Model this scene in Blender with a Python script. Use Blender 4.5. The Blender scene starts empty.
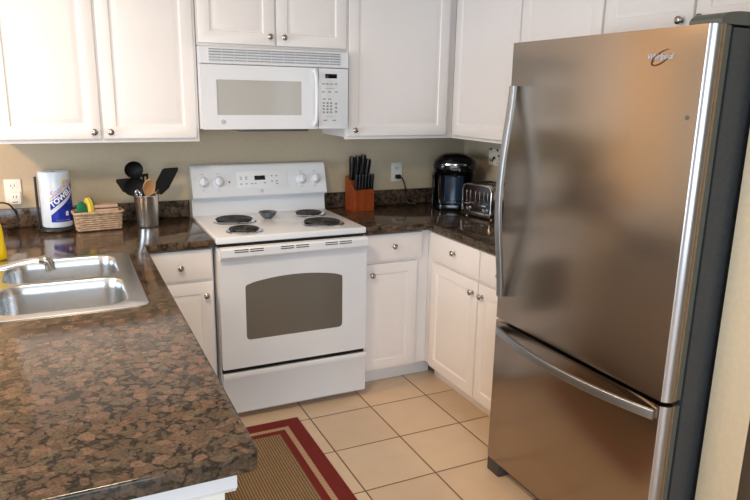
import bpy, bmesh, math, random
from mathutils import Vector, Matrix
random.seed(7)
PI = math.pi
S = bpy.context.scene
COL = S.collection

# ------------------------------------------------------------------ camera, light, exposure
cam = bpy.data.objects.new('camera', bpy.data.cameras.new('camera')); COL.objects.link(cam)
cam.location = (-0.600554, -3.626248, 1.580904)
cam.rotation_euler = [math.radians(a) for a in (76.58308927, -0.97516656, -25.33927917)]
cam.data.sensor_width = 36; cam.data.lens = 649.928 / 750 * 36; cam.data.clip_start = 0.02
S.camera = cam
S.view_settings.view_transform = 'Standard'; S.view_settings.look = 'None'
S.view_settings.exposure = 0.0; S.view_settings.gamma = 1; S.view_settings.use_curve_mapping = False

w = bpy.data.worlds.new('world'); S.world = w; w.use_nodes = True
w.node_tree.nodes['Background'].inputs[0].default_value = (0.62, 0.78, 1.0, 1)
w.node_tree.nodes['Background'].inputs[1].default_value = 1.0

def area(name, loc, rot, sx, sy, power, col):
    l = bpy.data.lights.new(name, 'AREA'); l.shape = 'RECTANGLE'; l.size = sx; l.size_y = sy
    l.energy = power; l.color = col
    o = bpy.data.objects.new(name, l); COL.objects.link(o); o.location = loc
    o.rotation_euler = [math.radians(a) for a in rot]; return o
# daylight entering through the two windows (one behind the camera, one in the left room)
area('daylight_rear', (-1.3, -6.35, 1.35), (90, 0, 0), 2.3, 1.9, 100, (0.66, 0.83, 1.0))
area('daylight_side', (-4.35, -2.6, 1.35), (90, 0, -90), 2.3, 1.7, 120, (0.66, 0.83, 1.0))

# ------------------------------------------------------------------ materials
def lin(c):
    return tuple(((v/255)/12.92 if v/255 <= 0.04045 else ((v/255+0.055)/1.055)**2.4) for v in c) + (1,)
def mat(name, col, rough=0.5, metal=0.0, **k):
    m = bpy.data.materials.new(name); m.use_nodes = True
    b = m.node_tree.nodes['Principled BSDF']
    b.inputs['Base Color'].default_value = lin(col) if max(col) > 1 else tuple(col) + (1,)
    b.inputs['Roughness'].default_value = rough; b.inputs['Metallic'].default_value = metal
    for n, v in k.items():
        b.inputs[n.replace('_', ' ')].default_value = v
    return m
class N:
    def __init__(s, m): s.t = m.node_tree; s.b = s.t.nodes['Principled BSDF']
    def n(s, kind, ins=None, **attrs):
        x = s.t.nodes.new(kind)
        for a, v in attrs.items(): setattr(x, a, v)
        for i, v in (ins or {}).items():
            if hasattr(v, 'links') or isinstance(v, bpy.types.NodeSocket): s.t.links.new(v, x.inputs[i])
            else: x.inputs[i].default_value = v
        return x
    def math(s, op, a, b=None, c=None):
        ins = {0: a}
        if b is not None: ins[1] = b
        if c is not None: ins[2] = c
        return s.n('ShaderNodeMath', ins, operation=op).outputs[0]
    def mix(s, f, a, b):
        return s.n('ShaderNodeMix', {0: f, 6: a, 7: b}, data_type='RGBA').outputs[2]
    def ramp(s, f, stops, interp='LINEAR'):
        r = s.n('ShaderNodeValToRGB', {0: f}); e = r.color_ramp.elements; r.color_ramp.interpolation = interp
        while len(e) < len(stops): e.new(0.5)
        for q, (p, c) in zip(e, stops): q.position = p; q.color = c
        return r.outputs[0]
    def link(s, a, name): s.t.links.new(a, s.b.inputs[name])
    def bump(s, h, strength=0.2, dist=0.01):
        x = s.n('ShaderNodeBump', {'Height': h, 'Strength': strength, 'Distance': dist}); s.link(x.outputs[0], 'Normal')

def noisy(name, c1, c2, rough, scale=8, metal=0.0, bump=0.0, stretch=(1, 1, 1), detail=4, **k):
    m = mat(name, c1, rough, metal, **k); t = N(m)
    co = t.n('ShaderNodeTexCoord').outputs['Object']
    mp = t.n('ShaderNodeMapping', {0: co, 3: stretch}).outputs[0]
    nz = t.n('ShaderNodeTexNoise', {'Vector': mp, 'Scale': scale, 'Detail': detail}).outputs[0]
    f = t.ramp(nz, [(0.3, (0, 0, 0, 1)), (0.7, (1, 1, 1, 1))])
    t.link(t.mix(f, lin(c1), lin(c2)), 'Base Color')
    if bump: t.bump(nz, bump, 0.002)
    return m

M = {}
M['wall'] = noisy('painted_wall', (197, 179, 151), (191, 173, 145), 0.75, 60, bump=0.15)
M['ceiling'] = noisy('ceiling_paint', (236, 232, 224), (230, 226, 218), 0.9, 40)
M['white'] = noisy('cabinet_white', (237, 230, 226), (233, 226, 221), 0.32, 3)
M['appliance'] = noisy('appliance_white', (225, 226, 229), (222, 223, 226), 0.16, 3)
M['applmatte'] = mat('appliance_panel', (226, 227, 228), 0.3)
M['trim'] = noisy('trim_paint', (232, 228, 220), (228, 223, 214), 0.4, 5)
M['black'] = noisy('black_plastic', (16, 16, 18), (22, 22, 24), 0.3, 20)
M['blackgloss'] = mat('gloss_black_plastic', (9, 10, 14), 0.08)
M['blackmatte'] = mat('matte_black', (7, 7, 7), 0.6, Specular_IOR_Level=0.3)
M['knifeblack'] = mat('knife_handle_black', (8, 9, 11), 0.3)
M['dark'] = mat('dark_gap', (18, 17, 16), 0.8)
M['chrome'] = mat('chrome', (0.82, 0.82, 0.84), 0.08, 1.0)
M['nickel'] = noisy('brushed_nickel', (190, 184, 176), (170, 164, 156), 0.22, 20, metal=1.0)
M['greyprint'] = mat('grey_printing', (150, 150, 154), 0.5)
M['display'] = mat('dark_display', (14, 18, 18), 0.1)
M['slot'] = mat('slot_shadow_black', (22, 22, 22), 0.6)
M['glassdark'] = mat('oven_glass', (104, 98, 90), 0.10)
M['glassmw'] = noisy('microwave_glass', (182, 180, 175), (176, 174, 168), 0.12, 200)
M['coil'] = noisy('burner_coil', (26, 24, 24), (42, 38, 36), 0.45, 40)
M['fridgeside'] = noisy('fridge_case_grey', (62, 64, 66), (54, 56, 58), 0.45, 90, bump=0.2)
M['fridgegrey'] = noisy('fridge_plastic_grey', (84, 88, 82), (78, 82, 76), 0.45, 20)
M['gasket'] = mat('rubber_gasket', (30, 30, 30), 0.7)
M['outlet'] = mat('outlet_plastic', (228, 226, 216), 0.3)
M['wood'] = noisy('knife_block_wood', (150, 70, 30), (122, 52, 20), 0.35, 5, stretch=(6, 6, 1))
M['spoonwood'] = noisy('spoon_wood', (196, 150, 104), (174, 126, 80), 0.5, 12, stretch=(3, 3, 1))
M['green'] = noisy('scrub_green', (12, 112, 72), (8, 92, 60), 0.85, 80, bump=0.4)
M['yellow'] = noisy('sponge_yellow', (224, 200, 84), (206, 180, 66), 0.9, 80, bump=0.4)
M['cloth'] = noisy('folded_cloth', (186, 160, 140), (158, 128, 110), 0.9, 14, bump=0.3)
M['wicker'] = noisy('wicker', (192, 166, 140), (156, 128, 102), 0.7, 45)
M['soap'] = noisy('yellow_soap_bottle', (226, 196, 20), (214, 182, 12), 0.2, 6)
M['soapcap'] = mat('soap_cap_green', (34, 120, 84), 0.4)
M['bowl'] = noisy('spoon_rest_glaze', (104, 112, 124), (60, 64, 76), 0.15, 24)
M['darkbrown'] = noisy('dark_brown_slab', (70, 58, 44), (60, 49, 37), 0.5, 4, stretch=(8, 8, 1))
M['cord'] = mat('black_cord', (12, 12, 12), 0.4)
M['lampglass'] = mat('lamp_glass', (255, 240, 215), 0.3, Emission_Color=(1.0, 0.80, 0.56, 1), Emission_Strength=2.2)
M['edge'] = mat('satin_edge_steel', (0.46, 0.45, 0.46), 0.3, 1.0)
M['badge'] = mat('badge_silver', (176, 176, 184), 0.3, 0.2)
M['red'] = noisy('logo_red', (96, 52, 44), (84, 44, 40), 0.3, 5)
M['towelwhite'] = noisy('towel_wrap_white', (206, 217, 228), (198, 210, 222), 0.3, 30)
M['blue'] = noisy('wrap_blue', (24, 46, 168), (20, 40, 150), 0.3, 20)
M['lilac'] = mat('wrap_lilac', (176, 160, 206), 0.4)
M['wrapyellow'] = mat('wrap_yellow', (226, 200, 60), 0.4)
M['paperwhite'] = mat('wrap_text_white', (240, 242, 246), 0.4)
M['brushchrome'] = mat('polished_steel', (0.72, 0.72, 0.74), 0.16, 1.0)
M['bladesteel'] = mat('blade_steel', (0.7, 0.71, 0.73), 0.2, 1.0)

def steel(name, col, rough, aniso, stretch):
    m = mat(name, col, rough, 1.0, Anisotropic=aniso); t = N(m)
    tg = t.n('ShaderNodeTangent', direction_type='RADIAL', axis='Z').outputs[0]; t.link(tg, 'Tangent')
    co = t.n('ShaderNodeTexCoord').outputs['Object']
    mp = t.n('ShaderNodeMapping', {0: co, 3: stretch}).outputs[0]
    nz = t.n('ShaderNodeTexNoise', {'Vector': mp, 'Scale': 6.0, 'Detail': 5}).outputs[0]
    t.link(t.math('MULTIPLY_ADD', nz, 0.02, rough - 0.01), 'Roughness')
    return m
M['steel'] = steel('brushed_steel', (0.385, 0.31, 0.24), 0.21, 0.6, (1, 1, 60))
M['steelhandle'] = steel('handle_steel', (0.38, 0.40, 0.42), 0.36, 0.2, (1, 1, 20))
M['sinksteel'] = steel('sink_steel', (0.56, 0.57, 0.58), 0.27, 0.0, (4, 40, 4))
M['crock'] = steel('crock_steel', (0.74, 0.75, 0.76), 0.24, 0.3, (4, 4, 40))

def granite():
    m = mat('granite', (120, 90, 70), 0.1, Specular_IOR_Level=0.36); t = N(m)
    co = t.n('ShaderNodeTexCoord').outputs['Object']
    nz = t.n('ShaderNodeTexNoise', {'Vector': co, 'Scale': 26.0, 'Detail': 3}).outputs[1]
    off = t.n('ShaderNodeVectorMath', {0: nz, 1: (0.5, 0.5, 0.5)}, operation='SUBTRACT').outputs[0]
    off = t.n('ShaderNodeVectorMath', {0: off, 'Scale': 0.034}, operation='SCALE').outputs[0]
    p = t.n('ShaderNodeVectorMath', {0: co, 1: off}, operation='ADD').outputs[0]
    def layer(sc):
        a = t.n('ShaderNodeTexVoronoi', {'Vector': p, 'Scale': sc}, feature='F1')
        return a.outputs['Distance'], t.n('ShaderNodeSeparateColor', {0: a.outputs['Color']})
    d1, c1 = layer(35.0); d2, c2 = layer(74.0)
    big = t.ramp(t.math('SUBTRACT', d1, t.math('MULTIPLY', c1.outputs[0], 0.34)), [(0.27, (1, 1, 1, 1)), (0.40, (0, 0, 0, 1))])
    small = t.ramp(t.math('SUBTRACT', d2, t.math('MULTIPLY', c2.outputs[0], 0.30)), [(0.28, (1, 1, 1, 1)), (0.43, (0, 0, 0, 1))])
    cb = t.ramp(c1.outputs[1], [(0.0, lin((84, 67, 54))), (0.35, lin((104, 83, 69))), (0.65, lin((74, 61, 49))), (1.0, lin((88, 78, 65)))])
    cs = t.ramp(c2.outputs[1], [(0.0, lin((62, 53, 43))), (0.5, lin((84, 67, 55))), (1.0, lin((70, 64, 52)))])
    fine = t.n('ShaderNodeTexNoise', {'Vector': co, 'Scale': 160.0, 'Detail': 3}).outputs[0]
    dark = t.ramp(fine, [(0.35, lin((26, 22, 17))), (0.7, lin((58, 49, 38)))])
    mott = t.ramp(fine, [(0.32, (0.5, 0.47, 0.42, 1)), (0.58, (1.12, 1.1, 1.06, 1))])
    cb = t.n('ShaderNodeMix', {0: 0.8, 6: cb, 7: mott}, data_type='RGBA', blend_type='MULTIPLY').outputs[2]
    a = t.mix(small, dark, cs); a = t.mix(big, a, cb)
    t.link(a, 'Base Color'); return m
M['granite'] = granite()

def tiles():
    m = mat('floor_tiles', (224, 200, 168), 0.28); t = N(m)
    co = t.n('ShaderNodeTexCoord').outputs['Object']
    sx = t.n('ShaderNodeSeparateXYZ', {0: co})
    T0 = 0.3325; outs = []; cells = []
    for i, o in ((0, 0.733), (1, -0.819)):
        u = t.math('DIVIDE', t.math('SUBTRACT', sx.outputs[i], o), T0)
        fl = t.math('FLOOR', u); fr = t.math('SUBTRACT', u, fl); cells.append(fl)
        outs.append(t.math('MINIMUM', fr, t.math('SUBTRACT', 1.0, fr)))
    d = t.math('MINIMUM', *outs)
    g = t.ramp(d, [(0.0085, (1, 1, 1, 1)), (0.0135, (0, 0, 0, 1))])
    cv = t.n('ShaderNodeCombineXYZ', {0: cells[0], 1: cells[1]}).outputs[0]
    wn = t.n('ShaderNodeTexWhiteNoise', {0: cv}, noise_dimensions='3D').outputs[0]
    nz = t.n('ShaderNodeTexNoise', {'Vector': co, 'Scale': 9.0, 'Detail': 5}).outputs[0]
    f = t.math('ADD', t.math('MULTIPLY', wn, 0.5), t.math('MULTIPLY', nz, 0.5))
    c = t.ramp(f, [(0.2, lin((204, 178, 150))), (0.8, lin((219, 194, 166)))])
    t.link(t.mix(g, c, lin((116, 96, 72))), 'Base Color')
    t.link(t.math('MULTIPLY_ADD', g, 0.5, 0.26), 'Roughness')
    t.bump(t.math('SUBTRACT', 1.0, g), 0.5, 0.002)
    return m
M['tiles'] = tiles()

def weave():
    m = mat('rug_weave', (170, 140, 100), 0.95); t = N(m)
    co = t.n('ShaderNodeTexCoord').outputs['Object']
    s = t.n('ShaderNodeSeparateXYZ', {0: co})
    a = t.math('SINE', t.math('MULTIPLY', s.outputs[0], 2*PI/0.012))
    b = t.math('SINE', t.math('MULTIPLY', s.outputs[1], 2*PI/0.010))
    v = t.math('ADD', a, t.math('MULTIPLY', b, 0.5))
    nz = t.n('ShaderNodeTexNoise', {'Vector': co, 'Scale': 90.0}).outputs[0]
    v = t.math('ADD', v, nz)
    c = t.ramp(t.math('MULTIPLY_ADD', v, 0.22, 0.4), [(0.1, lin((70, 46, 30))), (0.45, lin((120, 92, 62))), (0.85, lin((170, 142, 106)))])
    t.link(c, 'Base Color'); t.bump(v, 0.4, 0.002); return m
M['weave'] = weave()
M['rugred'] = noisy('rug_red', (120, 28, 18), (98, 20, 12), 0.95, 150, bump=0.4)
def ribs():
    m = mat('rug_stripe', (190, 160, 130), 0.95); t = N(m)
    co = t.n('ShaderNodeTexCoord').outputs['Object']
    s = t.n('ShaderNodeSeparateXYZ', {0: co})
    a = t.math('SINE', t.math('MULTIPLY', t.math('ADD', s.outputs[0], s.outputs[1]), 2*PI/0.014))
    c = t.ramp(t.math('MULTIPLY_ADD', a, 0.5, 0.5), [(0.2, lin((150, 104, 82))), (0.7, lin((192, 164, 132)))])
    t.link(c, 'Base Color'); return m
M['rugstripe'] = ribs()
def cowplate():
    m = mat('spotted_plate', (226, 220, 200), 0.35); t = N(m)
    co = t.n('ShaderNodeTexCoord').outputs['Object']
    nz = t.n('ShaderNodeTexNoise', {'Vector': co, 'Scale': 26.0, 'Detail': 1}).outputs[0]
    t.link(t.ramp(nz, [(0.56, lin((226, 220, 200))), (0.6, lin((26, 26, 22)))]), 'Base Color'); return m
M['cow'] = cowplate()

# ------------------------------------------------------------------ mesh helpers
def nb(): return bmesh.new()
def absorb(bm, t, mtx=None):
    if mtx is not None: bmesh.ops.transform(t, matrix=mtx, verts=t.verts)
    me = bpy.data.meshes.new('tmp'); t.to_mesh(me); bm.from_mesh(me); bpy.data.meshes.remove(me); t.free()
def bx(bm, x0, x1, y0, y1, z0, z1, bev=0.0, seg=2, mtx=None):
    t = bmesh.new()
    v = [t.verts.new(p) for p in ((x0,y0,z0),(x1,y0,z0),(x1,y1,z0),(x0,y1,z0),(x0,y0,z1),(x1,y0,z1),(x1,y1,z1),(x0,y1,z1))]
    for f in ((0,3,2,1),(4,5,6,7),(0,1,5,4),(1,2,6,5),(2,3,7,6),(3,0,4,7)): t.faces.new([v[i] for i in f])
    if bev: bmesh.ops.bevel(t, geom=t.edges[:], offset=bev, segments=seg, profile=0.6, affect='EDGES')
    absorb(bm, t, mtx)
def loft(bm, rings, cap0=True, cap1=True, closed=True):
    R = [[bm.verts.new(p) for p in r] for r in rings]
    n = len(R[0])
    for a, b in zip(R, R[1:]):
        for i in range(n if closed else n-1):
            j = (i+1) % n; bm.faces.new((a[i], a[j], b[j], b[i]))
    if cap0: bm.faces.new(R[0][::-1])
    if cap1: bm.faces.new(R[-1])
    return R
def cyl(bm, p0, p1, r0, r1=None, seg=20):
    r1 = r0 if r1 is None else r1; p0 = Vector(p0); p1 = Vector(p1); d = (p1-p0).normalized()
    a = d.orthogonal().normalized(); b = d.cross(a)
    loft(bm, [[p + (a*math.cos(2*PI*i/seg) + b*math.sin(2*PI*i/seg))*r for i in range(seg)] for p, r in ((p0, r0), (p1, r1))])
def lathe(bm, prof, c=(0, 0, 0), seg=28, mtx=None, sy=1.0):
    t = bmesh.new()
    loft(t, [[Vector((c[0]+max(r, 1e-4)*math.cos(2*PI*i/seg), c[1]+sy*max(r, 1e-4)*math.sin(2*PI*i/seg), c[2]+z)) for i in range(seg)] for r, z in prof])
    absorb(bm, t, mtx)
def prism(bm, poly, axis, a0, a1, bev=0.0, mtx=None, seg=2):
    t = bmesh.new()
    def P(p, a): return {'x': (a, p[0], p[1]), 'y': (p[0], a, p[1]), 'z': (p[0], p[1], a)}[axis]
    loft(t, [[P(p, a0) for p in poly], [P(p, a1) for p in poly]])
    if bev:
        es = [e for e in t.edges if len(e.link_faces) == 2 and e.calc_face_angle() > 0.45]
        bmesh.ops.bevel(t, geom=es, offset=bev, segments=seg, profile=0.6, affect='EDGES')
    absorb(bm, t, mtx)
def spline(pts, n=8):
    P = [Vector(p) for p in pts]; P = [2*P[0]-P[1]] + P + [2*P[-1]-P[-2]]; out = []
    for i in range(1, len(P)-2):
        for k in range(n):
            t = k/n; a, b, c, d = P[i-1:i+3]
            out.append(0.5*((2*b)+(c-a)*t+(2*a-5*b+4*c-d)*t*t+(3*b-a-3*c+d)*t**3))
    out.append(P[-2]); return out
def sweep(bm, pts, sec, up=(0, 0, 1), closed=False, scale=None):
    """sweep the 2-D section sec [(a,b)] along pts; a goes sideways, b along 'up'"""
    P = [Vector(p) for p in pts]; n = len(P); up = Vector(up); rings = []
    for i in range(n):
        d = (P[(i+1) % n]-P[i-1]) if closed else (P[min(i+1, n-1)]-P[max(i-1, 0)])
        d.normalize(); u = up if abs(d.dot(up)) < 0.97 else Vector((0.3, 1, 0)).normalized()
        s = d.cross(u).normalized(); q = s.cross(d); k = scale(i/(n-1)) if scale else 1
        rings.append([P[i]+s*a*k+q*b*k for a, b in sec])
    if closed: rings.append(rings[0])
    loft(bm, rings, not closed, not closed)
    if closed: bmesh.ops.remove_doubles(bm, verts=bm.verts, dist=1e-5)
def circ(r, n=10, ry=None): return [(r*math.cos(2*PI*i/n), (ry or r)*math.sin(2*PI*i/n)) for i in range(n)]
def rrect(x0, x1, y0, y1, r, n=6):
    out = []
    for cx, cy, a in ((x1-r, y1-r, 0), (x0+r, y1-r, PI/2), (x0+r, y0+r, PI), (x1-r, y0+r, 1.5*PI)):
        for i in range(n+1):
            q = a+PI/2*i/n; out.append((cx+r*math.cos(q), cy+r*math.sin(q)))
    return out

OFF = {}
def obj(name, bm, m, parent=None, world=False, ang=35, loc=None, rot=None):
    if world and parent is not None: bmesh.ops.translate(bm, verts=bm.verts, vec=-OFF[parent.name])
    bmesh.ops.recalc_face_normals(bm, faces=bm.faces)
    a = math.radians(ang)
    for f in bm.faces: f.smooth = True
    for e in bm.edges:
        if len(e.link_faces) == 2 and e.calc_face_angle(0) > a: e.smooth = False
    me = bpy.data.meshes.new(name); bm.to_mesh(me); bm.free(); me.materials.append(m)
    o = bpy.data.objects.new(name, me); COL.objects.link(o)
    if parent is not None:
        o.parent = parent
        if parent.name in OFF: OFF[o.name] = OFF[parent.name]
    if loc: o.location = loc
    if rot: o.rotation_euler = rot
    return o
def tag(o, label, cat, group=None):
    o['label'] = label; o['category'] = cat
    if group: o['group'] = group
    return o
def thing(name, label, cat, loc=(0, 0, 0), rotz=0.0, group=None):
    o = bpy.data.objects.new(name, None); COL.objects.link(o); o.location = loc; o.rotation_euler = (0, 0, rotz)
    o.empty_display_size = 0.05; OFF[o.name] = Vector(loc)
    return tag(o, label, cat, group)
def struct(name, bm, m, parent=None):
    o = obj(name, bm, m, parent)
    if parent is None: o['kind'] = 'structure'
    return o
def text_bm(s, size, depth=0.0006, shear=0.0, bold=0.0):
    c = bpy.data.curves.new('t', 'FONT'); c.body = s; c.size = size; c.extrude = depth; c.shear = shear
    c.align_x = 'CENTER'; c.align_y = 'CENTER'; c.offset = bold; c.resolution_u = 3
    o = bpy.data.objects.new('t', c); COL.objects.link(o)
    dg = bpy.context.evaluated_depsgraph_get(); dg.update()
    me = bpy.data.meshes.new_from_object(o.evaluated_get(dg)); bm = bmesh.new(); bm.from_mesh(me)
    bpy.data.objects.remove(o); bpy.data.curves.remove(c); bpy.data.meshes.remove(me); return bm
FACE_Y = Matrix.Rotation(PI/2, 4, 'X')      # text/plates lying in XY -> standing, facing -Y

# ------------------------------------------------------------------ the room
def sbox(name, m, *b, bev=0.0):
    bm = nb(); bx(bm, *b, bev=bev); return struct(name, bm, m)
XL, XR, YF, ZC = -4.5, 1.77, -6.5, 2.44
sbox('floor', M['tiles'], XL-0.1, 3.3, YF-0.1, 0.1, -0.1, 0)
sbox('ceiling', M['ceiling'], XL-0.1, 3.3, YF-0.1, 0.1, ZC, ZC+0.1)
sbox('wall_back', M['wall'], XL-0.1, 3.3, 0, 0.1, 0, ZC)
sbox('wall_right', M['wall'], XR, XR+0.1, -2.424, 0, 0, ZC)
sbox('wall_partition', M['wall'], 1.113, XR+0.1, -2.555, -2.424, 0, ZC)
sbox('wall_hall', M['wall'], 3.2, 3.3, YF, 0, 0, ZC)
def wall_with_window(name, axis, c0, c1, a0, a1, w0, w1, z0, z1):
    bm = nb()
    def q(u0, u1, v0, v1):
        if axis == 'y': bx(bm, u0, u1, c0, c1, v0, v1)
        else: bx(bm, c0, c1, u0, u1, v0, v1)
    q(a0, w0, 0, ZC); q(w1, a1, 0, ZC); q(w0, w1, 0, z0); q(w0, w1, z1, ZC)
    return struct(name, bm, M['wall'])
wall_with_window('wall_front', 'y', YF-0.1, YF, XL, 3.2, -2.5, -0.1, 0.35, 2.35)
wall_with_window('wall_left', 'x', XL-0.1, XL, YF, 0, -3.8, -1.4, 0.45, 2.2)
bm = nb()
for b in ((-2.5, -2.44, 0.35, 2.35), (-0.16, -0.1, 0.35, 2.35), (-1.33, -1.27, 0.35, 2.35), (-2.5, -0.1, 0.35, 0.41), (-2.5, -0.1, 2.29, 2.35)):
    bx(bm, b[0], b[1], YF-0.08, YF-0.02, b[2], b[3])
struct('window_1', bm, M['trim'])
bm = nb()
for b in ((-3.8, -3.74, 0.45, 2.2), (-1.46, -1.4, 0.45, 2.2), (-2.63, -2.57, 0.45, 2.2), (-3.8, -1.4, 0.45, 0.51), (-3.8, -1.4, 2.14, 2.2)):
    bx(bm, XL-0.08, XL-0.02, b[0], b[1], b[2], b[3])
struct('window_2', bm, M['trim'])
bm = nb(); bx(bm, XL, -1.32, -0.015, 0, 0, 0.09, 0.003); struct('baseboard_back', bm, M['trim'])
# dark brown slab with a knob, flat against the far side of the partition
bm = nb(); bx(bm, 1.1115, 1.93, -2.597, -2.557, 0.01, 2.03, 0.002)
d = struct('dark_slab', bm, M['darkbrown'])
bm = nb(); cyl(bm, (1.86, -2.597, 0.95), (1.86, -2.620, 0.95), 0.028); lathe(bm, [(0.012, 0), (0.012, 0.02), (0.026, 0.03), (0.028, 0.045), (0.015, 0.055)], mtx=Matrix.Translation((1.86, -2.62, 0.95)) @ Matrix.Rotation(PI/2, 4, 'X'))
struct('slab_knob', bm, M['nickel'], d)

# ceiling lamps (they carry the kitchen's warm light)
def ceiling_lamp(label, x, y, power, size=0.17, col=(1.0, 0.80, 0.57)):
    t = thing('ceiling_light', label, 'light', (x, y, ZC))
    bm = nb(); lathe(bm, [(size*0.55, -0.001), (size*0.95, -0.005), (size*0.95, -0.025), (size*0.9, -0.03)]); obj('mounting_ring', bm, M['nickel'], t)
    bm = nb(); lathe(bm, [(size*0.9, -0.031), (size*0.88, -0.045), (size*0.7, -0.07), (size*0.4, -0.085), (0.001, -0.09)]); obj('lamp_shade', bm, M['lampglass'], t)
    l = bpy.data.lights.new('ceiling_light_bulb', 'AREA'); l.shape = 'DISK'; l.size = size*2; l.energy = power; l.color = col
    o = bpy.data.objects.new('ceiling_light_bulb', l); COL.objects.link(o); o.location = (x, y, ZC-0.1)
ceiling_lamp('round flush ceiling light over the peninsula', -0.62, -1.95, 24)
ceiling_lamp('round flush ceiling light in the adjoining room', -1.9, -0.95, 42, 0.17, (1.0, 0.60, 0.30))

# ------------------------------------------------------------------ cabinets
def raised_panel(bm, w, h, t=0.02, fr=0.056):
    R = []
    for i, d in ((0, 0.0), (0, t-0.004), (0.0015, t-0.0012), (0.005, t), (fr-0.004, t), (fr, t-0.001), (fr+0.004, t-0.006), (fr+0.011, t-0.0065), (fr+0.018, t-0.005), (fr+0.032, t-0.0015), (fr+0.036, t-0.001)):
        R.append([(i, -d, i), (w-i, -d, i), (w-i, -d, h-i), (i, -d, h-i)])
    loft(bm, R)
def flat_front(bm, w, h, t=0.02):
    R = []
    for i, d in ((0, 0.0), (0, t-0.006), (0.002, t-0.002), (0.006, t)):
        R.append([(i, -d, i), (w-i, -d, i), (w-i, -d, h-i), (i, -d, h-i)])
    loft(bm, R)
def knob_bm():
    bm = nb(); lathe(bm, [(0.009, 0), (0.0085, 0.003), (0.005, 0.006), (0.005, 0.013), (0.010, 0.017), (0.0145, 0.021), (0.0145, 0.024), (0.012, 0.027), (0.006, 0.029), (0.001, 0.0295)], seg=20, mtx=Matrix.Rotation(PI/2, 4, 'X')); return bm
def cabinet(name, label, loc, rotz, w, d, h, fronts, toe=0.0, x_in=0.0, filler=None):
    t = thing(name, label, 'cabinet', loc, rotz)
    bm = nb()
    if toe:
        bx(bm, 0, w, 0, d, toe, h); bx(bm, 0, w+x_in, 0.07, d, 0, toe)
    else:
        bx(bm, 0, w, 0, 0.018, 0, h, 0.001); bx(bm, 0, w, 0.018, d, 0.012, h)
    obj('body', bm, M['white'], t)
    for kind, x0, x1, z0, z1, kx, kz in fronts:
        bm = nb()
        (raised_panel if kind == 'door' else flat_front)(bm, x1-x0, z1-z0)
        f = obj('door' if kind == 'door' else 'drawer', bm, M['white'], t, loc=(x0, -0.0005, z0))
        if kx is not None: obj('knob', knob_bm(), M['nickel'], f, loc=(kx-x0, -0.02, kz-z0))
    return t
YU = -0.345   # face frames of the wall cabinets; doors reach -0.365
cabinet('wall_cabinet', 'white double-door wall cabinet above the paper towels and utensils', (-0.87, YU, 1.345), 0, 0.87+0.006, 0.343, 1.0,
        [('door', 0.012, 0.432, 0.018, 0.985, 0.432-0.03, 0.05), ('door', 0.442, 0.862, 0.018, 0.985, 0.442+0.03, 0.05)])
cabinet('wall_cabinet', 'short white double-door wall cabinet directly above the microwave', (0.010, YU, 1.797), 0, 0.766, 0.343, 0.548,
        [('door', 0.006, 0.380, 0.012, 0.535, 0.352, 0.053), ('door', 0.390, 0.764, 0.012, 0.535, 0.425, 0.053)])
cabinet('wall_cabinet', 'white single-door wall cabinet above the knife block, right of the microwave', (0.778, YU, 1.345), 0, 0.6715, 0.343, 1.0,
        [('door', 0.012, 0.622, 0.018, 0.985, 0.045, 0.05)])
cabinet('wall_cabinet', 'white double-door wall cabinet above the toaster, against the right wall', (1.45, -0.3455, 1.345), -PI/2, 1.153, 0.318, 1.0,
        [('door', 0.032, 0.608, 0.018, 0.985, 0.578, 0.05), ('door', 0.618, 1.146, 0.018, 0.985, 0.648, 0.05)])
cabinet('wall_cabinet', 'short white double-door wall cabinet above the refrigerator', (1.45, -1.50, 1.822), -PI/2, 0.915, 0.318, 0.523,
        [('door', 0.004, 0.428, 0.012, 0.51, 0.385, 0.036), ('door', 0.438, 0.91, 0.012, 0.51, 0.47, 0.036)])
YB = -0.605
cabinet('base_cabinet', 'white base cabinet with drawer left of the stove', (-0.31, YB, 0), 0, 0.31-0.006, 0.603, 0.875,
        [('drawer', 0.01, 0.297, 0.722, 0.868, 0.150, 0.79), ('door', 0.01, 0.297, 0.105, 0.708, 0.262, 0.645)], toe=0.1)
cabinet('base_cabinet', 'white base cabinet with drawer right of the stove, in the corner', (0.768, YB, 0), 0, 0.403, 0.603, 0.875,
        [('drawer', 0.008, 0.352, 0.722, 0.868, 0.178, 0.80), ('door', 0.008, 0.325, 0.105, 0.708, 0.050, 0.652)], toe=0.1, x_in=0.0690)
cabinet('base_cabinet', 'white two-drawer two-door base cabinet along the right wall beside the refrigerator', (1.172, -0.6055, 0), -PI/2, 0.925, 0.595, 0.875,
        [('drawer', 0.05, 0.515, 0.722, 0.868, 0.30, 0.805), ('drawer', 0.523, 0.905, 0.722, 0.868, 0.70, 0.79),
         ('door', 0.075, 0.515, 0.105, 0.708, 0.478, 0.65), ('door', 0.523, 0.905, 0.105, 0.708, 0.56, 0.65)], toe=0.1)
# peninsula: two cabinets facing the kitchen, and the knee wall that closes its end
cabinet('base_cabinet', 'white sink base cabinet under the granite peninsula', (-0.385, -1.60, 0), PI/2, 0.94, 0.57, 0.66,
        [('door', 0.01, 0.465, 0.105, 0.65, 0.43, 0.60), ('door', 0.475, 0.93, 0.105, 0.65, 0.51, 0.60)], toe=0.1)
cabinet('base_cabinet', 'white base cabinet at the free end of the granite peninsula', (-0.385, -2.44, 0), PI/2, 0.835, 0.57, 0.875,
        [('drawer', 0.01, 0.825, 0.722, 0.868, 0.42, 0.79), ('door', 0.01, 0.412, 0.105, 0.708, 0.38, 0.645), ('door', 0.422, 0.825, 0.105, 0.708, 0.455, 0.645)], toe=0.1)
t = thing('peninsula_end_panel', 'cream end panel with white apron board under the peninsula overhang', 'panel', (-0.7, -2.47, 0))
bm = nb(); bx(bm, -1.12, -0.372, -2.485, -2.445, 0, 0.818); obj('panel', bm, M['trim'], t, True)
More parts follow.
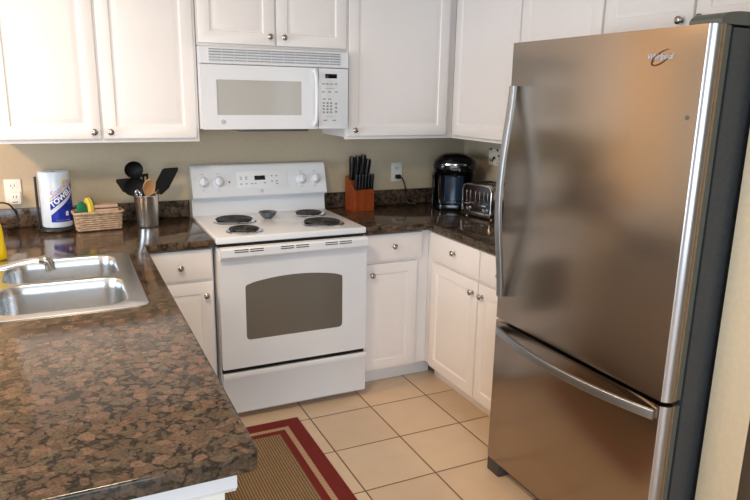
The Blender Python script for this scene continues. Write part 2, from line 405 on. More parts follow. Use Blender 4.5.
bm = nb(); prism(bm, [(-2.446, 0.8185), (-2.488, 0.8185), (-2.492, 0.826), (-2.50, 0.832), (-2.50, 0.875), (-2.446, 0.875)], 'x', -1.12, -0.350); obj('apron_board', bm, M['appliance'], t, True)

# ------------------------------------------------------------------ worktops
def slab(name, label, xs, ys, mask, z0, z1, hole=None):
    bm = nb(); V = {}
    def g(i, j, z):
        if (i, j, z) not in V: V[i, j, z] = bm.verts.new((xs[i], ys[j], z))
        return V[i, j, z]
    on = lambda i, j: 0 <= i < len(xs)-1 and 0 <= j < len(ys)-1 and mask((xs[i]+xs[i+1])/2, (ys[j]+ys[j+1])/2)
    for i in range(len(xs)-1):
        for j in range(len(ys)-1):
            if not on(i, j): continue
            bm.faces.new((g(i, j, z1), g(i+1, j, z1), g(i+1, j+1, z1), g(i, j+1, z1)))
            bm.faces.new((g(i, j, z0), g(i, j+1, z0), g(i+1, j+1, z0), g(i+1, j, z0)))
            for di, dj, e in ((-1, 0, ((i, j), (i, j+1))), (1, 0, ((i+1, j), (i+1, j+1))), (0, -1, ((i, j), (i+1, j))), (0, 1, ((i, j+1), (i+1, j+1)))):
                if not on(i+di, j+dj):
                    (a, b), (c, d_) = e
                    bm.faces.new((g(a, b, z0), g(c, d_, z0), g(c, d_, z1), g(a, b, z1)))
    bmesh.ops.recalc_face_normals(bm, faces=bm.faces)
    # round the free corner of the slab, then ease all edges
    ve = [e for e in bm.edges if abs(e.verts[0].co.z-e.verts[1].co.z) > 0.01 and e.calc_face_angle(0) > 1 and abs(e.verts[0].co.x-(-0.318)) < 0.02 and e.verts[0].co.y < -2.4]
    if ve: bmesh.ops.bevel(bm, geom=ve, offset=0.022, segments=5, profile=0.5, affect='EDGES')
    es = [e for e in bm.edges if e.calc_face_angle(0) > 1.0]
    bmesh.ops.bevel(bm, geom=es, offset=0.005, segments=3, profile=0.5, affect='EDGES')
    o = obj(name, bm, M['granite'], ang=50); return tag(o, label, 'countertop')
ct = slab('countertop', 'brown speckled granite countertop of the peninsula and sink, left of the stove', [-1.25, -0.945, -0.41, -0.310, -0.004], [-2.53, -1.515, -0.78, -0.648, -0.004],
     lambda x, y: not (x > -0.31 and y < -0.648) and not (-0.945 < x < -0.41 and -1.515 < y < -0.78), 0.876, 0.914)
bm = nb(); bx(bm, -1.25, -0.004, -0.022, -0.002, 0.9145, 1.006, 0.003); obj('backsplash', bm, M['granite'], ct)
cr = slab('countertop', 'brown speckled granite L-shaped countertop right of the stove', [0.767, 1.140, 1.768], [-1.536, -0.648, -0.004],
     lambda x, y: not (x < 1.14 and y < -0.648), 0.876, 0.914)
bm = nb(); bx(bm, 0.767, 1.768, -0.022, -0.002, 0.9145, 1.006, 0.003); bx(bm, 1.748, 1.768, -1.536, -0.0225, 0.9145, 1.006, 0.003); obj('backsplash', bm, M['granite'], cr)

# ------------------------------------------------------------------ stove
t = thing('stove', 'white freestanding electric coil stove between the base cabinets', 'stove', (0.381, -0.35, 0))
bm = nb(); bx(bm, 0.004, 0.758, -0.655, -0.03, 0.045, 0.872); bx(bm, 0.004, 0.758, -0.60, -0.03, 0.0, 0.045)
obj('body', bm, M['appliance'], t, True)
bm = nb(); bx(bm, 0.000, 0.762, -0.672, -0.03, 0.893, 0.925, 0.007, 3); bx(bm, 0.03, 0.732, -0.645, -0.03, 0.872, 0.893); obj('cooktop', bm, M['appliance'], t, True)
bm = nb(); bx(bm, 0.012, 0.75, -0.664, -0.655, 0.872, 0.893); obj('vent_gap', bm, M['dark'], t, True)
SLOTS = (0.070, 0.143, 0.291, 0.367, 0.517, 0.592)
# oven door with an arched window
def arch(x0, x1, z0, z1, rise, r=0.02, n=12):
    pts = []
    for cx, cz, a in ((x0+r, z0+r, PI), (x1-r, z0+r, 1.5*PI)):
        for i in range(5): q = a+PI/2*i/4; pts.append((cx+r*math.cos(q), cz+r*math.sin(q)))
    for i in range(n+1):
        u = i/n; x = x1+(x0-x1)*u; zz = z1-rise*(2*u-1)**2
        if i == 0: pts += [(x1, zz-0.014), (x1-0.004, zz-0.004)]
        elif i == n: pts += [(x0+0.004, zz-0.004), (x0, zz-0.014)]
        else: pts.append((x, zz))
    return pts
door_outer = [(0.004, 0.274), (0.758, 0.274), (0.758, 0.868), (0.004, 0.868)]
win = arch(0.125, 0.625, 0.413, 0.722, 0.028)
def plate_with_hole(bm, outer, holes, y, ydeep=None, yback=None):
    loops = []
    def ring(pts):
        vs = [bm.verts.new((p[0], y, p[1])) for p in pts]
        return vs, [bm.edges.new((vs[i], vs[(i+1) % len(vs)])) for i in range(len(vs))]
    ov, oe = ring(outer); es = list(oe)
    for h in holes:
        hv, he = ring(h); es += he
        if ydeep is not None:
            dv = [bm.verts.new((p[0], ydeep, p[1])) for p in h]
            for i in range(len(hv)): j = (i+1) % len(hv); bm.faces.new((hv[i], hv[j], dv[j], dv[i]))
    bmesh.ops.triangle_fill(bm, edges=es, use_beauty=True, normal=(0, -1, 0))
    if yback is not None:
        bv = [bm.verts.new((p[0], yback, p[1])) for p in outer]
        for i in range(len(ov)): j = (i+1) % len(ov); bm.faces.new((ov[i], ov[j], bv[j], bv[i]))
        bm.faces.new(bv)
bm = nb(); plate_with_hole(bm, rrect(0.004, 0.758, 0.274, 0.868, 0.008, 3), [win], -0.690, -0.6845, -0.656)
door = obj('oven_door', bm, M['appliance'], t, True)
bm = nb(); prism(bm, win, 'y', -0.6865, -0.6835); obj('oven_window', bm, M['glassdark'], door, True)
bm = nb(); prism(bm, [(-0.688, 0.884), (-0.722, 0.884), (-0.728, 0.876), (-0.727, 0.842), (-0.718, 0.830), (-0.700, 0.826), (-0.688, 0.828)], 'x', 0.008, 0.749, 0.003)
hd = obj('oven_handle', bm, M['appliance'], door, True)
for x0 in SLOTS:
    for z in (0.8635, 0.8735):
        bm = nb(); prism(bm, rrect(x0, x0+0.066, z-0.0022, z+0.0022, 0.002, 3), 'y', -0.7285, -0.722); obj('vent_slot', bm, M['slot'], door, True)
bm = nb(); bx(bm, 0.006, 0.756, -0.668, -0.656, 0.246, 0.274); obj('drawer_gap', bm, M['dark'], t, True)
bm = nb(); prism(bm, [(-0.657, 0.035), (-0.685, 0.035), (-0.690, 0.042), (-0.690, 0.20), (-0.700, 0.225), (-0.703, 0.245), (-0.698, 0.256), (-0.672, 0.250), (-0.657, 0.246)], 'x', 0.004, 0.758, 0.002)
obj('storage_drawer', bm, M['appliance'], t, True)
# backguard
def bgy(z): return -0.118+(z-1.03)*0.30
bm = nb(); prism(bm, [(-0.03, 0.92), (-0.085, 0.92), (-0.072, 1.00), (-0.080, 1.018), (-0.112, 1.022), (-0.118, 1.030), (-0.072, 1.183), (-0.064, 1.192), (-0.050, 1.197), (-0.03, 1.194)], 'x', 0.0, 0.762, 0.005, seg=3)
bg = obj('backguard', bm, M['appliance'], t, True)
tilt = math.atan(0.30)
def on_bg(x, z, lift=0.001):
    return Matrix.Translation((x, bgy(z)-lift, z)) @ Matrix.Rotation(PI/2-tilt, 4, 'X')
bm = nb()
t2 = nb(); bx(t2, 0.245-0.385, 0.530-0.385, -0.045, 0.048, -0.0008, 0.0012, 0.0006); absorb(bm, t2, on_bg(0.385, 1.112))
obj('touch_panel', bm, M['applmatte'], bg, True)
for x in (0.060, 0.142, 0.612, 0.695):
    bm = nb(); lathe(bm, [(0.031, 0), (0.031, 0.003), (0.026, 0.006), (0.0235, 0.010), (0.0215, 0.024), (0.018, 0.0265), (0.001, 0.027)], mtx=on_bg(x, 1.108))
    t2 = nb(); bx(t2, -0.0045, 0.0045, -0.020, 0.020, 0.024, 0.034, 0.003); absorb(bm, t2, on_bg(x, 1.108))
    kb = obj('control_knob', bm, M['appliance'], bg, True)
bm = nb()
for x in (0.060, 0.142, 0.612, 0.695):
    for z in (1.066, 1.150):
        bm = nb(); t2 = nb(); bx(t2, -0.007, 0.007, -0.0012, 0.0012, -0.0005, 0.0008); absorb(bm, t2, on_bg(x, z)); obj('dial_mark', bm, M['greyprint'], bg, True)
for (x, z) in ((0.265, 1.118), (0.295, 1.118), (0.265, 1.092), (0.295, 1.092), (0.325, 1.092), (0.345, 1.092), (0.398, 1.094), (0.44, 1.13), (0.468, 1.13), (0.44, 1.102), (0.468, 1.102), (0.265, 1.128), (0.295, 1.128), (0.468, 1.088)):
    bm = nb(); t2 = nb(); bx(t2, -0.006, 0.006, -0.003, 0.003, -0.0005, 0.0018, 0.0004); absorb(bm, t2, on_bg(x, z)); obj('button', bm, M['greyprint'], bg, True)
bm = nb(); t2 = nb(); bx(t2, -0.030, 0.030, -0.012, 0.012, -0.001, 0.0028, 0.0008); absorb(bm, t2, on_bg(0.372, 1.122)); obj('clock_display', bm, M['display'], bg, True)
bm = nb(); lathe(bm, [(0.004, -0.001), (0.004, 0.0015), (0.001, 0.002)], mtx=on_bg(0.202, 1.105)); obj('indicator_light', bm, M['display'], bg, True)
def round_emblem(parent, mtx, r, m):
    bm = nb(); n = 24
    sweep(bm, [Vector((r*math.cos(2*PI*i/n), r*math.sin(2*PI*i/n), 0.001)) for i in range(n)], circ(r*0.10, 6), closed=True)
    tb = text_bm('GE', r*1.15, 0.0004, 0.3); absorb(bm, tb, Matrix.Translation((0, 0, 0.001)))
    bmesh.ops.transform(bm, matrix=mtx, verts=bm.verts); return obj('emblem', bm, m, parent, True)
round_emblem(bg, on_bg(0.378, 1.052), 0.008, M['greyprint'])
# four coil burners
for x, y, r in ((0.180, -0.285, 0.098), (0.165, -0.550, 0.076), (0.612, -0.232, 0.076), (0.588, -0.505, 0.098)):
    bm = nb(); R = r+0.014
    lathe(bm, [(0.02, 0.9262), (r-0.005, 0.9264), (r+0.002, 0.929), (r+0.008, 0.931), (R, 0.9285), (R+0.002, 0.9255), (r, 0.9253), (0.02, 0.9253)], (x, y, 0), 40)
    p = obj('drip_pan', bm, M['chrome'], t, True)
    bm = nb(); k = 5.0 if r > 0.09 else 4.0; n = int(k*30); pts = []
    for i in range(n+1):
        a = 2*PI*k*i/n; q = 0.016+(r-0.020)*i/n; pts.append((x+q*math.cos(a+PI), y+q*math.sin(a+PI), 0.9365))
    sweep(bm, pts, circ(0.0062, 8, 0.005))
    for a in (0.5, 2.6, 4.7): cyl(bm, (x, y, 0.9302), (x+(r-0.004)*math.cos(a), y+(r-0.004)*math.sin(a), 0.9302), 0.0022, seg=6)
    lathe(bm, [(0.012, 0.9300), (0.013, 0.938), (0.001, 0.939)], (x, y, 0), 14)
    obj('coil', bm, M['coil'], p, True)
# spoon rest bowl
bm = nb(); lathe(bm, [(0.020, 0.0), (0.024, 0.003), (0.040, 0.018), (0.050, 0.036), (0.0475, 0.0365), (0.037, 0.020), (0.020, 0.007), (0.001, 0.006)], seg=32)
tag(obj('small_bowl', bm, M['bowl'], loc=(0.362, -0.272, 0.9255)), 'small blue-grey glazed bowl sitting between the rear burners of the stove', 'bowl')

# ------------------------------------------------------------------ microwave
t = thing('microwave', 'white over-the-range microwave with grey window above the stove', 'microwave', (0.385, -0.2, 1.403))
bm = nb(); bx(bm, 0.010, 0.768, -0.375, -0.005, 1.405, 1.793, 0.002); obj('body', bm, M['appliance'], t, True)
bm = nb(); bx(bm, 0.20, 0.56, -0.375, -0.12, 1.392, 1.406, 0.003); obj('lamp_cover', bm, M['fridgegrey'], t, True)
bm = nb(); prism(bm, [(-0.374, 1.712), (-0.405, 1.712), (-0.410, 1.716), (-0.406, 1.785), (-0.396, 1.793), (-0.374, 1.793)], 'x', 0.010, 0.768, 0.003)
gr = obj('vent_grille', bm, M['appliance'], t, True)
bm = nb()
for i in range(5):
    z = 1.7225+i*0.0125
    prism(bm, [(-0.411, z), (-0.4125, z+0.004), (-0.400, z+0.004)][::1], 'x', 0.050, 0.725)
obj('louvre', bm, M['applmatte'], gr, True)
bm = nb()
for i in range(5):
    z = 1.7275+i*0.0125
    n = 11
    for k in range(n):
        a = 0.052+0.672*k/n; bx(bm, a+0.002, a+0.672/n-0.002, -0.4115, -0.402, z, z+0.0042)
obj('grille_slots', bm, M['greyprint'], gr, True)
mwin = rrect(0.085, 0.513, 1.474, 1.640, 0.004, 3)
bm = nb(); plate_with_hole(bm, rrect(0.010, 0.600, 1.405, 1.709, 0.008, 3), [mwin], -0.408, -0.4045, -0.376)
dr = obj('door', bm, M['appliance'], t, True)
bm = nb(); prism(bm, mwin, 'y', -0.4052, -0.4030); obj('window', bm, M['glassmw'], dr, True)
bm = nb()
pts = spline([(0.582, -0.409, 1.425), (0.582, -0.432, 1.455), (0.582, -0.440, 1.56), (0.582, -0.432, 1.665), (0.582, -0.409, 1.698)], 6)
sweep(bm, pts, rrect(-0.012, 0.012, -0.008, 0.008, 0.006, 3), up=(1, 0, 0)); bmesh.ops.scale(bm, verts=bm.verts, vec=(1, 1, 1))
obj('door_handle', bm, M['appliance'], dr, True)
round_emblem(dr, Matrix.Translation((0.112, -0.4085, 1.441)) @ FACE_Y, 0.010, M['greyprint'])
bm = nb(); bx(bm, 0.605, 0.768, -0.408, -0.376, 1.405, 1.709, 0.004); cp = obj('control_panel', bm, M['appliance'], t, True)
bm = nb(); bx(bm, 0.640, 0.705, -0.4095, -0.406, 1.660, 1.682, 0.001); obj('display', bm, M['display'], cp, True)
def mw_button(x0, x1, z0, z1, name='button'):
    bm = nb(); bx(bm, x0, x1, -0.4088, -0.4075, z0, z1); obj(name, bm, M['greyprint'], cp, True)
for z, xs in ((1.632, (0.630, 0.652, 0.674, 0.698)), (1.592, (0.630, 0.664, 0.702)), (1.556, (0.634, 0.664))):
    for x in xs: mw_button(x-0.008, x+0.008, z-0.003, z+0.003)
mw_button(0.64, 0.69, 1.6085, 1.6105, 'printed_line'); mw_button(0.645, 0.685, 1.4655, 1.4675, 'printed_line')
for j in range(4):
    for i in range(3): mw_button(0.626+i*0.020, 0.638+i*0.020, 1.485+j*0.0155, 1.494+j*0.0155)
for j in range(3): mw_button(0.694, 0.706, 1.488+j*0.02, 1.498+j*0.02)
for x in (0.640, 0.690): mw_button(x-0.010, x+0.010, 1.445, 1.451)

# ------------------------------------------------------------------ refrigerator
t = thing('refrigerator', 'tall stainless steel refrigerator with bottom freezer drawer', 'refrigerator', (1.35, -1.975, 0))
Y0, Y1 = -2.402, -1.5415
bm = nb(); bx(bm, 1.024, 1.755, Y0, Y1, 0.03, 1.772, 0.006); obj('body', bm, M['fridgeside'], t, True)
bm = nb(); bx(bm, 1.016, 1.0242, Y0+0.012, Y1-0.012, 0.075, 1.76); obj('gasket', bm, M['gasket'], t, True)
def fdoor(name, z0, z1):
    # steel skin: rounded vertical edges
    pts = [(0.992, Y1), (0.966, Y1), (0.956, Y1-0.004), (0.950, Y1-0.014)]
    pts += [(0.950, Y0+0.020), (0.9515, Y0+0.014), (0.9555, Y0+0.010), (0.962, Y0+0.004), (0.970, Y0+0.001), (0.992, Y0)]
    bm = nb(); prism(bm, pts, 'z', z0, z1); o = obj(name, bm, M['steel'], t, True, ang=50)
    bm = nb(); bx(bm, 0.992, 1.016, Y0+0.001, Y1-0.001, z0+0.001, z1-0.001, 0.004); obj('door_liner', bm, M['fridgegrey'], o, True)
    # polished strip down the hinge-side edge
    e = [(0.9494, Y0+0.0175), (0.9508, Y0+0.0135), (0.955, Y0+0.009), (0.9615, Y0+0.003), (0.970, Y0-0.0004), (0.978, Y0-0.0006), (0.978, Y0+0.003), (0.965, Y0+0.008), (0.953, Y0+0.0175)]
    bm = nb(); prism(bm, e, 'z', z0+0.001, z1-0.001); obj('edge_strip', bm, M['edge'], o, True, ang=60)
    return o
up = fdoor('refrigerator_door', 0.702, 1.778); lo = fdoor('freezer_drawer', 0.068, 0.688)
bm = nb()
pts = [(0.944-0.034*(0.5-0.5*math.cos(2*PI*k/32))**0.8-0.004, -1.580, 1.622-0.822*k/32) for k in range(33)]
sweep(bm, pts, rrect(-0.016, 0.016, -0.008, 0.008, 0.004, 3), up=(1, 0, 0)); obj('door_handle', bm, M['steelhandle'], up, True, ang=60)
bm = nb()
pts = [(0.942-0.058*(1-(2*k/32-1)**2), -1.575-0.795*k/32, 0.655) for k in range(33)]
sweep(bm, pts, rrect(-0.007, 0.007, -0.016, 0.016, 0.004, 3), up=(0, 0, 1)); obj('drawer_handle', bm, M['steelhandle'], lo, True, ang=60)
# badge: lettering with the swoosh ring round it
bm = nb(); badge = Matrix.Translation((0.9488, -2.236, 1.700)) @ Matrix.Rotation(-PI/2, 4, 'Z') @ FACE_Y
tb = text_bm('Whirlpool', 0.0215, 0.001, 0.25, 0.0006); absorb(bm, tb, badge)
bd = obj('badge_lettering', bm, M['badge'], up, True)
bm = nb(); n = 40
pts = [Vector((0.006+0.034*math.cos(a)*0.95-0.006*math.sin(a), 0.022*math.sin(a)*0.6+0.02*math.cos(a)*0.85-0.002, 0.0008)) for a in [2*PI*(i/n)*0.86+0.5 for i in range(n+1)]]
sweep(bm, pts, circ(0.0018, 6, 0.0010), scale=lambda u: 0.25+1.0*math.sin(PI*u)); bmesh.ops.transform(bm, matrix=badge, verts=bm.verts)
obj('badge_swoosh', bm, M['red'], up, True)
bm = nb(); lathe(bm, [(0.006, 0), (0.006, 0.002), (0.001, 0.003)], mtx=Matrix.Translation((0.9498, -2.352, 1.535)) @ Matrix.Rotation(-PI/2, 4, 'Y')); obj('magnet_dot', bm, M['fridgegrey'], up, True)
bm = nb(); prism(bm, [(0.975, 1.7785), (0.975, 1.790), (0.980, 1.797), (0.992, 1.804), (1.010, 1.809), (1.04, 1.812), (1.09, 1.813), (1.15, 1.809), (1.20, 1.801), (1.24, 1.790), (1.26, 1.7785)], 'y', -2.400, -2.30, 0.010, seg=3); obj('hinge_cover', bm, M['fridgegrey'], t, True)
bm = nb(); bx(bm, 1.000, 1.024, Y0+0.01, Y1-0.01, 0.012, 0.062, 0.004); bx(bm, 0.957, 1.03, Y1-0.085, Y1-0.002, 0.0, 0.062, 0.006); bx(bm, 0.962, 1.03, Y0+0.004, Y0+0.055, 0.0, 0.062, 0.006); obj('base_grille', bm, mat('grille_grey', (66, 60, 55), 0.5), t, True)
for y in (Y0+0.05, Y1-0.05):
    bm = nb(); cyl(bm, (1.65, y, 0), (1.65, y, 0.031), 0.02); obj('foot', bm, M['gasket'], t, True)

# ------------------------------------------------------------------ sink and faucet
t = thing('sink', 'stainless steel double bowl sink set into the granite peninsula', 'sink', (-0.68, -1.145, 0.914))
SX0, SX1, SY0, SY1 = -0.975, -0.392, -1.532, -0.765
BOWLS = ((-0.835, -0.452, -1.125, -0.802), (-0.835, -0.452, -1.488, -1.158))
bm = nb(); zt = 0.9185
def loop(pts, z): return [bm.verts.new((p[0], p[1], z)) for p in pts]
def edges(vs): return [bm.edges.new((vs[i], vs[(i+1) % len(vs)])) for i in range(len(vs))]
outer = rrect(SX0+0.008, SX1-0.008, SY0+0.008, SY1-0.008, 0.03); o1 = loop(outer, zt); es = edges(o1)
hole_loops = []
for b in BOWLS:
    h = rrect(b[0]-0.006, b[1]+0.006, b[2]-0.006, b[3]+0.006, 0.076, 8); hv = loop(h, zt); es += edges(hv); hole_loops.append((hv, b))
bmesh.ops.triangle_fill(bm, edges=es, use_beauty=True, normal=(0, 0, 1))
def bridge(a, b):
    for i in range(len(a)): j = (i+1) % len(a); bm.faces.new((a[i], a[j], b[j], b[i]))
o2 = loop(rrect(SX0+0.002, SX1-0.002, SY0+0.002, SY1-0.002, 0.034), zt-0.0012); bridge(o1, o2)
o3 = loop(rrect(SX0, SX1, SY0, SY1, 0.036), 0.9146); bridge(o2, o3)
rim = obj('rim', bm, M['sinksteel'], t, True, ang=40)
for k, b in enumerate(BOWLS):
    bm = nb(); rings = []
    for i, z, r in ((-0.006, zt, 0.076), (-0.003, zt-0.001, 0.073), (0, zt-0.005, 0.07), (0.004, 0.88, 0.068), (0.010, 0.79, 0.064), (0.020, 0.755, 0.06), (0.042, 0.742, 0.05), (0.09, 0.738, 0.04)):
        rings.append([(p[0], p[1], z) for p in rrect(b[0]+i, b[1]-i, b[2]+i, b[3]-i, r, 8)])
    loft(bm, rings, False, True)
    bo = obj('bowl', bm, M['sinksteel'], t, True, ang=50)
    bm = nb(); lathe(bm, [(0.044, 0.7385), (0.044, 0.7415), (0.034, 0.7415), (0.028, 0.7395), (0.001, 0.7395)], ((b[0]+b[1])/2, (b[2]+b[3])/2, 0)); obj('drain', bm, M['chrome'], bo, True)
t = thing('faucet', 'low-arc chrome pull-out faucet reaching over the sink', 'faucet', (-0.915, -1.13, 0.9187))
bm = nb(); lathe(bm, [(0.032, 0), (0.032, 0.006), (0.024, 0.012), (0.022, 0.045), (0.02, 0.055), (0.001, 0.058)]); obj('base', bm, M['chrome'], t)
bm = nb(); sweep(bm, spline([(-0.915, -1.13, 0.955), (-0.875, -1.13, 0.978), (-0.82, -1.13, 0.980), (-0.76, -1.13, 0.994), (-0.705, -1.13, 0.998)], 8), circ(0.0095, 12), scale=lambda u: 1.35-0.35*u); obj('spout', bm, M['chrome'], t, True)
bm = nb(); sweep(bm, spline([(-0.712, -1.13, 0.998), (-0.694, -1.13, 0.996), (-0.682, -1.13, 0.986), (-0.677, -1.13, 0.958)], 6), circ(0.0165, 16), up=(0, 1, 0), scale=lambda u: 0.75+0.25*min(1, u*3)); obj('spray_head', bm, M['nickel'], t, True)
bm = nb(); sweep(bm, spline([(-0.915, -1.13, 0.975), (-0.935, -1.13, 1.0), (-0.975, -1.13, 1.03)], 6), circ(0.008, 10, 0.006), up=(0, 1, 0)); obj('lever', bm, M['chrome'], t, True)

# dish soap
t = thing('dish_soap_bottle', 'yellow dish soap bottle at the left edge behind the sink', 'bottle', (-0.880, -0.712, 0.9145))
bm = nb(); lathe(bm, [(0.034, 0), (0.038, 0.004), (0.039, 0.03), (0.036, 0.07), (0.034, 0.11), (0.030, 0.14), (0.020, 0.165), (0.013, 0.175), (0.001, 0.176)], sy=0.65); obj('bottle', bm, M['soap'], t)
bm = nb(); lathe(bm, [(0.015, 0.1765), (0.015, 0.195), (0.008, 0.200), (0.007, 0.215), (0.001, 0.216)]); obj('cap', bm, M['soapcap'], t)

# ------------------------------------------------------------------ paper towels
t = thing('paper_towel_holder', 'black paper towel holder with side rod, by the left outlet', 'holder', (-0.655, -0.135, 0.9145))
bm = nb(); lathe(bm, [(0.088, 0), (0.090, 0.003), (0.088, 0.010), (0.080, 0.014), (0.001, 0.015)], seg=40); obj('base', bm, M['black'], t)
bm = nb(); cyl(bm, (0, 0, 0.014), (0, 0, 0.283), 0.008); obj('centre_post', bm, M['black'], t)
bm = nb(); cyl(bm, (-0.081, -0.022, 0.010), (-0.081, -0.022, 0.262), 0.006); obj('side_rod', bm, M['black'], t)
t = thing('paper_towel_roll', 'wrapped paper towel roll with blue and yellow print, standing on the black holder', 'paper towels', (-0.655, -0.135, 0.930))
RR, RH = 0.071, 0.272
bm = nb(); lathe(bm, [(0.020, 0.0), (RR-0.008, 0.0), (RR-0.002, 0.004), (RR, 0.012), (RR, RH-0.012), (RR-0.002, RH-0.004), (RR-0.010, RH), (0.030, RH-0.003), (0.020, RH-0.004), (0.0195, 0.0)], seg=64)
rl = obj('roll', bm, M['towelwhite'], t)
# the printing is wrapped round the roll: u along the circumference (m), v up; a0 = facing direction
A0 = math.radians(-76)
def wrap(bm, lift):
    for v in bm.verts:
        a = A0+v.co.x/RR; r = RR+lift+v.co.z; v.co = Vector((r*math.cos(a), r*math.sin(a), v.co.y))
def band(pts_lo, pts_hi, m, name, lift):
    bm = nb(); n = 24; rows = []
    for i in range(n+1):
        u = i/n; x = pts_lo[0][0]+(pts_lo[1][0]-pts_lo[0][0])*u
        zl = pts_lo[0][1]+(pts_lo[1][1]-pts_lo[0][1])*u; zh = pts_hi[0][1]+(pts_hi[1][1]-pts_hi[0][1])*u
        rows.append([bm.verts.new((x, zl, 0)), bm.verts.new((x, zh, 0)), bm.verts.new((x, zh, 0.0005)), bm.verts.new((x, zl, 0.0005))])
    for a, b in zip(rows, rows[1:]):
        for i in range(4): j = (i+1) % 4; bm.faces.new((a[i], a[j], b[j], b[i]))
    bm.faces.new(rows[0][::-1]); bm.faces.new(rows[-1]); wrap(bm, lift); return obj(name, bm, m, rl)
band([(-0.044, 0.030), (0.08, 0.030)], [(-0.044, 0.064), (0.08, 0.165)], M['blue'], 'blue_print', 0.0001)
band([(-0.044, 0.088), (0.08, 0.180)], [(-0.044, 0.130), (0.08, 0.222)], M['blue'], 'blue_print', 0.0001)
band([(-0.044, 0.139), (0.08, 0.231)], [(-0.044, 0.147), (0.08, 0.240)], M['wrapyellow'], 'yellow_print', 0.0001)
def wrap_text(s, size, x, z, ang, m, name, shear=0.2, bold=0.0):
    bm = text_bm(s, size, 0.0004, shear, bold)
    bmesh.ops.subdivide_edges(bm, edges=[e for e in bm.edges if e.calc_length() > 0.008], cuts=2)
    bmesh.ops.transform(bm, matrix=Matrix.Translation((x, z, 0)) @ Matrix.Rotation(ang, 4, 'Z'), verts=bm.verts); wrap(bm, 0.0009); obj(name, bm, m, rl)
wrap_text('TOWELS', 0.034, 0.012, 0.150, math.atan(0.74), M['paperwhite'], 'white_lettering', 0.1, 0.0012)
wrap_text('Sparkle', 0.040, 0.006, 0.190, math.atan(0.74), M['lilac'], 'lilac_lettering', 0.4, 0.0006)
wrap_text('8', 0.030, 0.030, 0.068, 0, M['paperwhite'], 'white_lettering', 0, 0.001)
wrap_text('- - - - - - - -', 0.014, 0.010, 0.040, 0, M['paperwhite'], 'small_lettering', 0)
bm = nb(); pts = [(0.030+(0.019 if i % 2 else 0.009)*math.cos(2*PI*i/20), 0.222+(0.019 if i % 2 else 0.009)*math.sin(2*PI*i/20)) for i in range(20)]
loft(bm, [[(p[0], p[1], 0) for p in pts], [(p[0], p[1], 0.0005) for p in pts]]); wrap(bm, 0.0001); obj('sun_print', bm, M['wrapyellow'], rl)

# ------------------------------------------------------------------ basket with cloth and scrubbers
BR = 0.10
t = thing('basket', 'small pale wicker basket on the counter beside the paper towels', 'basket', (-0.475, -0.195, 0.9145), BR)
bm = nb()
for k in range(8):
    z = 0.006+k*0.0105; g = 0.006*k/7; pts = []
    base = rrect(-0.098-g, 0.098+g, -0.050-g, 0.050+g, 0.015, 4); N_ = 96
    # resample evenly
    L = [0]; B2 = base+[base[0]]
    for a, b in zip(B2, B2[1:]): L.append(L[-1]+math.dist(a, b))
    for i in range(N_):
        s_ = L[-1]*i/N_; j = max(q for q in range(len(L)) if L[q] <= s_); u = (s_-L[j])/(L[j+1]-L[j] or 1)
        x = B2[j][0]+(B2[j+1][0]-B2[j][0])*u; y = B2[j][1]+(B2[j+1][1]-B2[j][1])*u
        w_ = 1+0.028*math.sin(2*PI*i/8+PI*k); pts.append(Vector((x*w_, y*w_, z)))
    t2 = nb(); sweep(t2, pts, circ(0.0052, 6), closed=True); absorb(bm, t2)
for i in range(24):
    j = i/24*len(base); p = base[int(j)]; cyl(bm, (p[0]*0.95, p[1]*0.95, 0.002), (p[0]*1.0, p[1]*1.0, 0.086), 0.0025, seg=6)
bx(bm, -0.092, 0.092, -0.045, 0.045, 0.001, 0.006)
obj('woven_body', bm, M['wicker'], t)
bm = nb(); t2 = nb(); sweep(t2, [Vector((p[0]*1.07, p[1]*1.07, 0.088)) for p in base], circ(0.007, 8), closed=True); absorb(bm, t2); obj('rim', bm, M['wicker'], t)
t = thing('dish_cloth', 'folded tan and mauve dish cloth lying in the wicker basket', 'cloth', (-0.438, -0.190, 0.9225), BR)
bm = nb()
for k in range(6):
    z = 0.002+k*0.0195; dx = random.uniform(-0.003, 0.003)
    pr = [(-0.040, z), (-0.043, z+0.005), (-0.040, z+0.0145), (0.040, z+0.0145), (0.043, z+0.008), (0.040, z)]
    prism(bm, pr, 'x', -0.054+dx, 0.052+dx, 0.003)
obj('folded_layers', bm, M['cloth'], t)
bm = nb(); lathe(bm, [(0.018, 0), (0.026, 0.02), (0.027, 0.085), (0.021, 0.118), (0.011, 0.130), (0.001, 0.132)], sy=0.45, seg=8)
o = obj('scrub_pad', bm, M['green'], loc=(-0.535, -0.208, 0.924), rot=(0.0, -0.10, 0.2)); tag(o, 'dark green scrubbing pad standing at the left end of the basket', 'scrubber')
t = thing('sponge', 'yellow and green sponge standing upright in the basket beside the green pad', 'sponge', (-0.511, -0.198, 0.924), BR-1.15)
sp = [(0.034*math.cos(a), 0.074+0.074*math.sin(a)) for a in [2*PI*i/20 for i in range(20)]]
bm = nb(); prism(bm, sp, 'y', -0.012, 0.004, 0.002); obj('foam', bm, M['yellow'], t)
bm = nb(); prism(bm, sp, 'y', 0.0045, 0.012, 0.002); obj('scouring_layer', bm, M['green'], t)

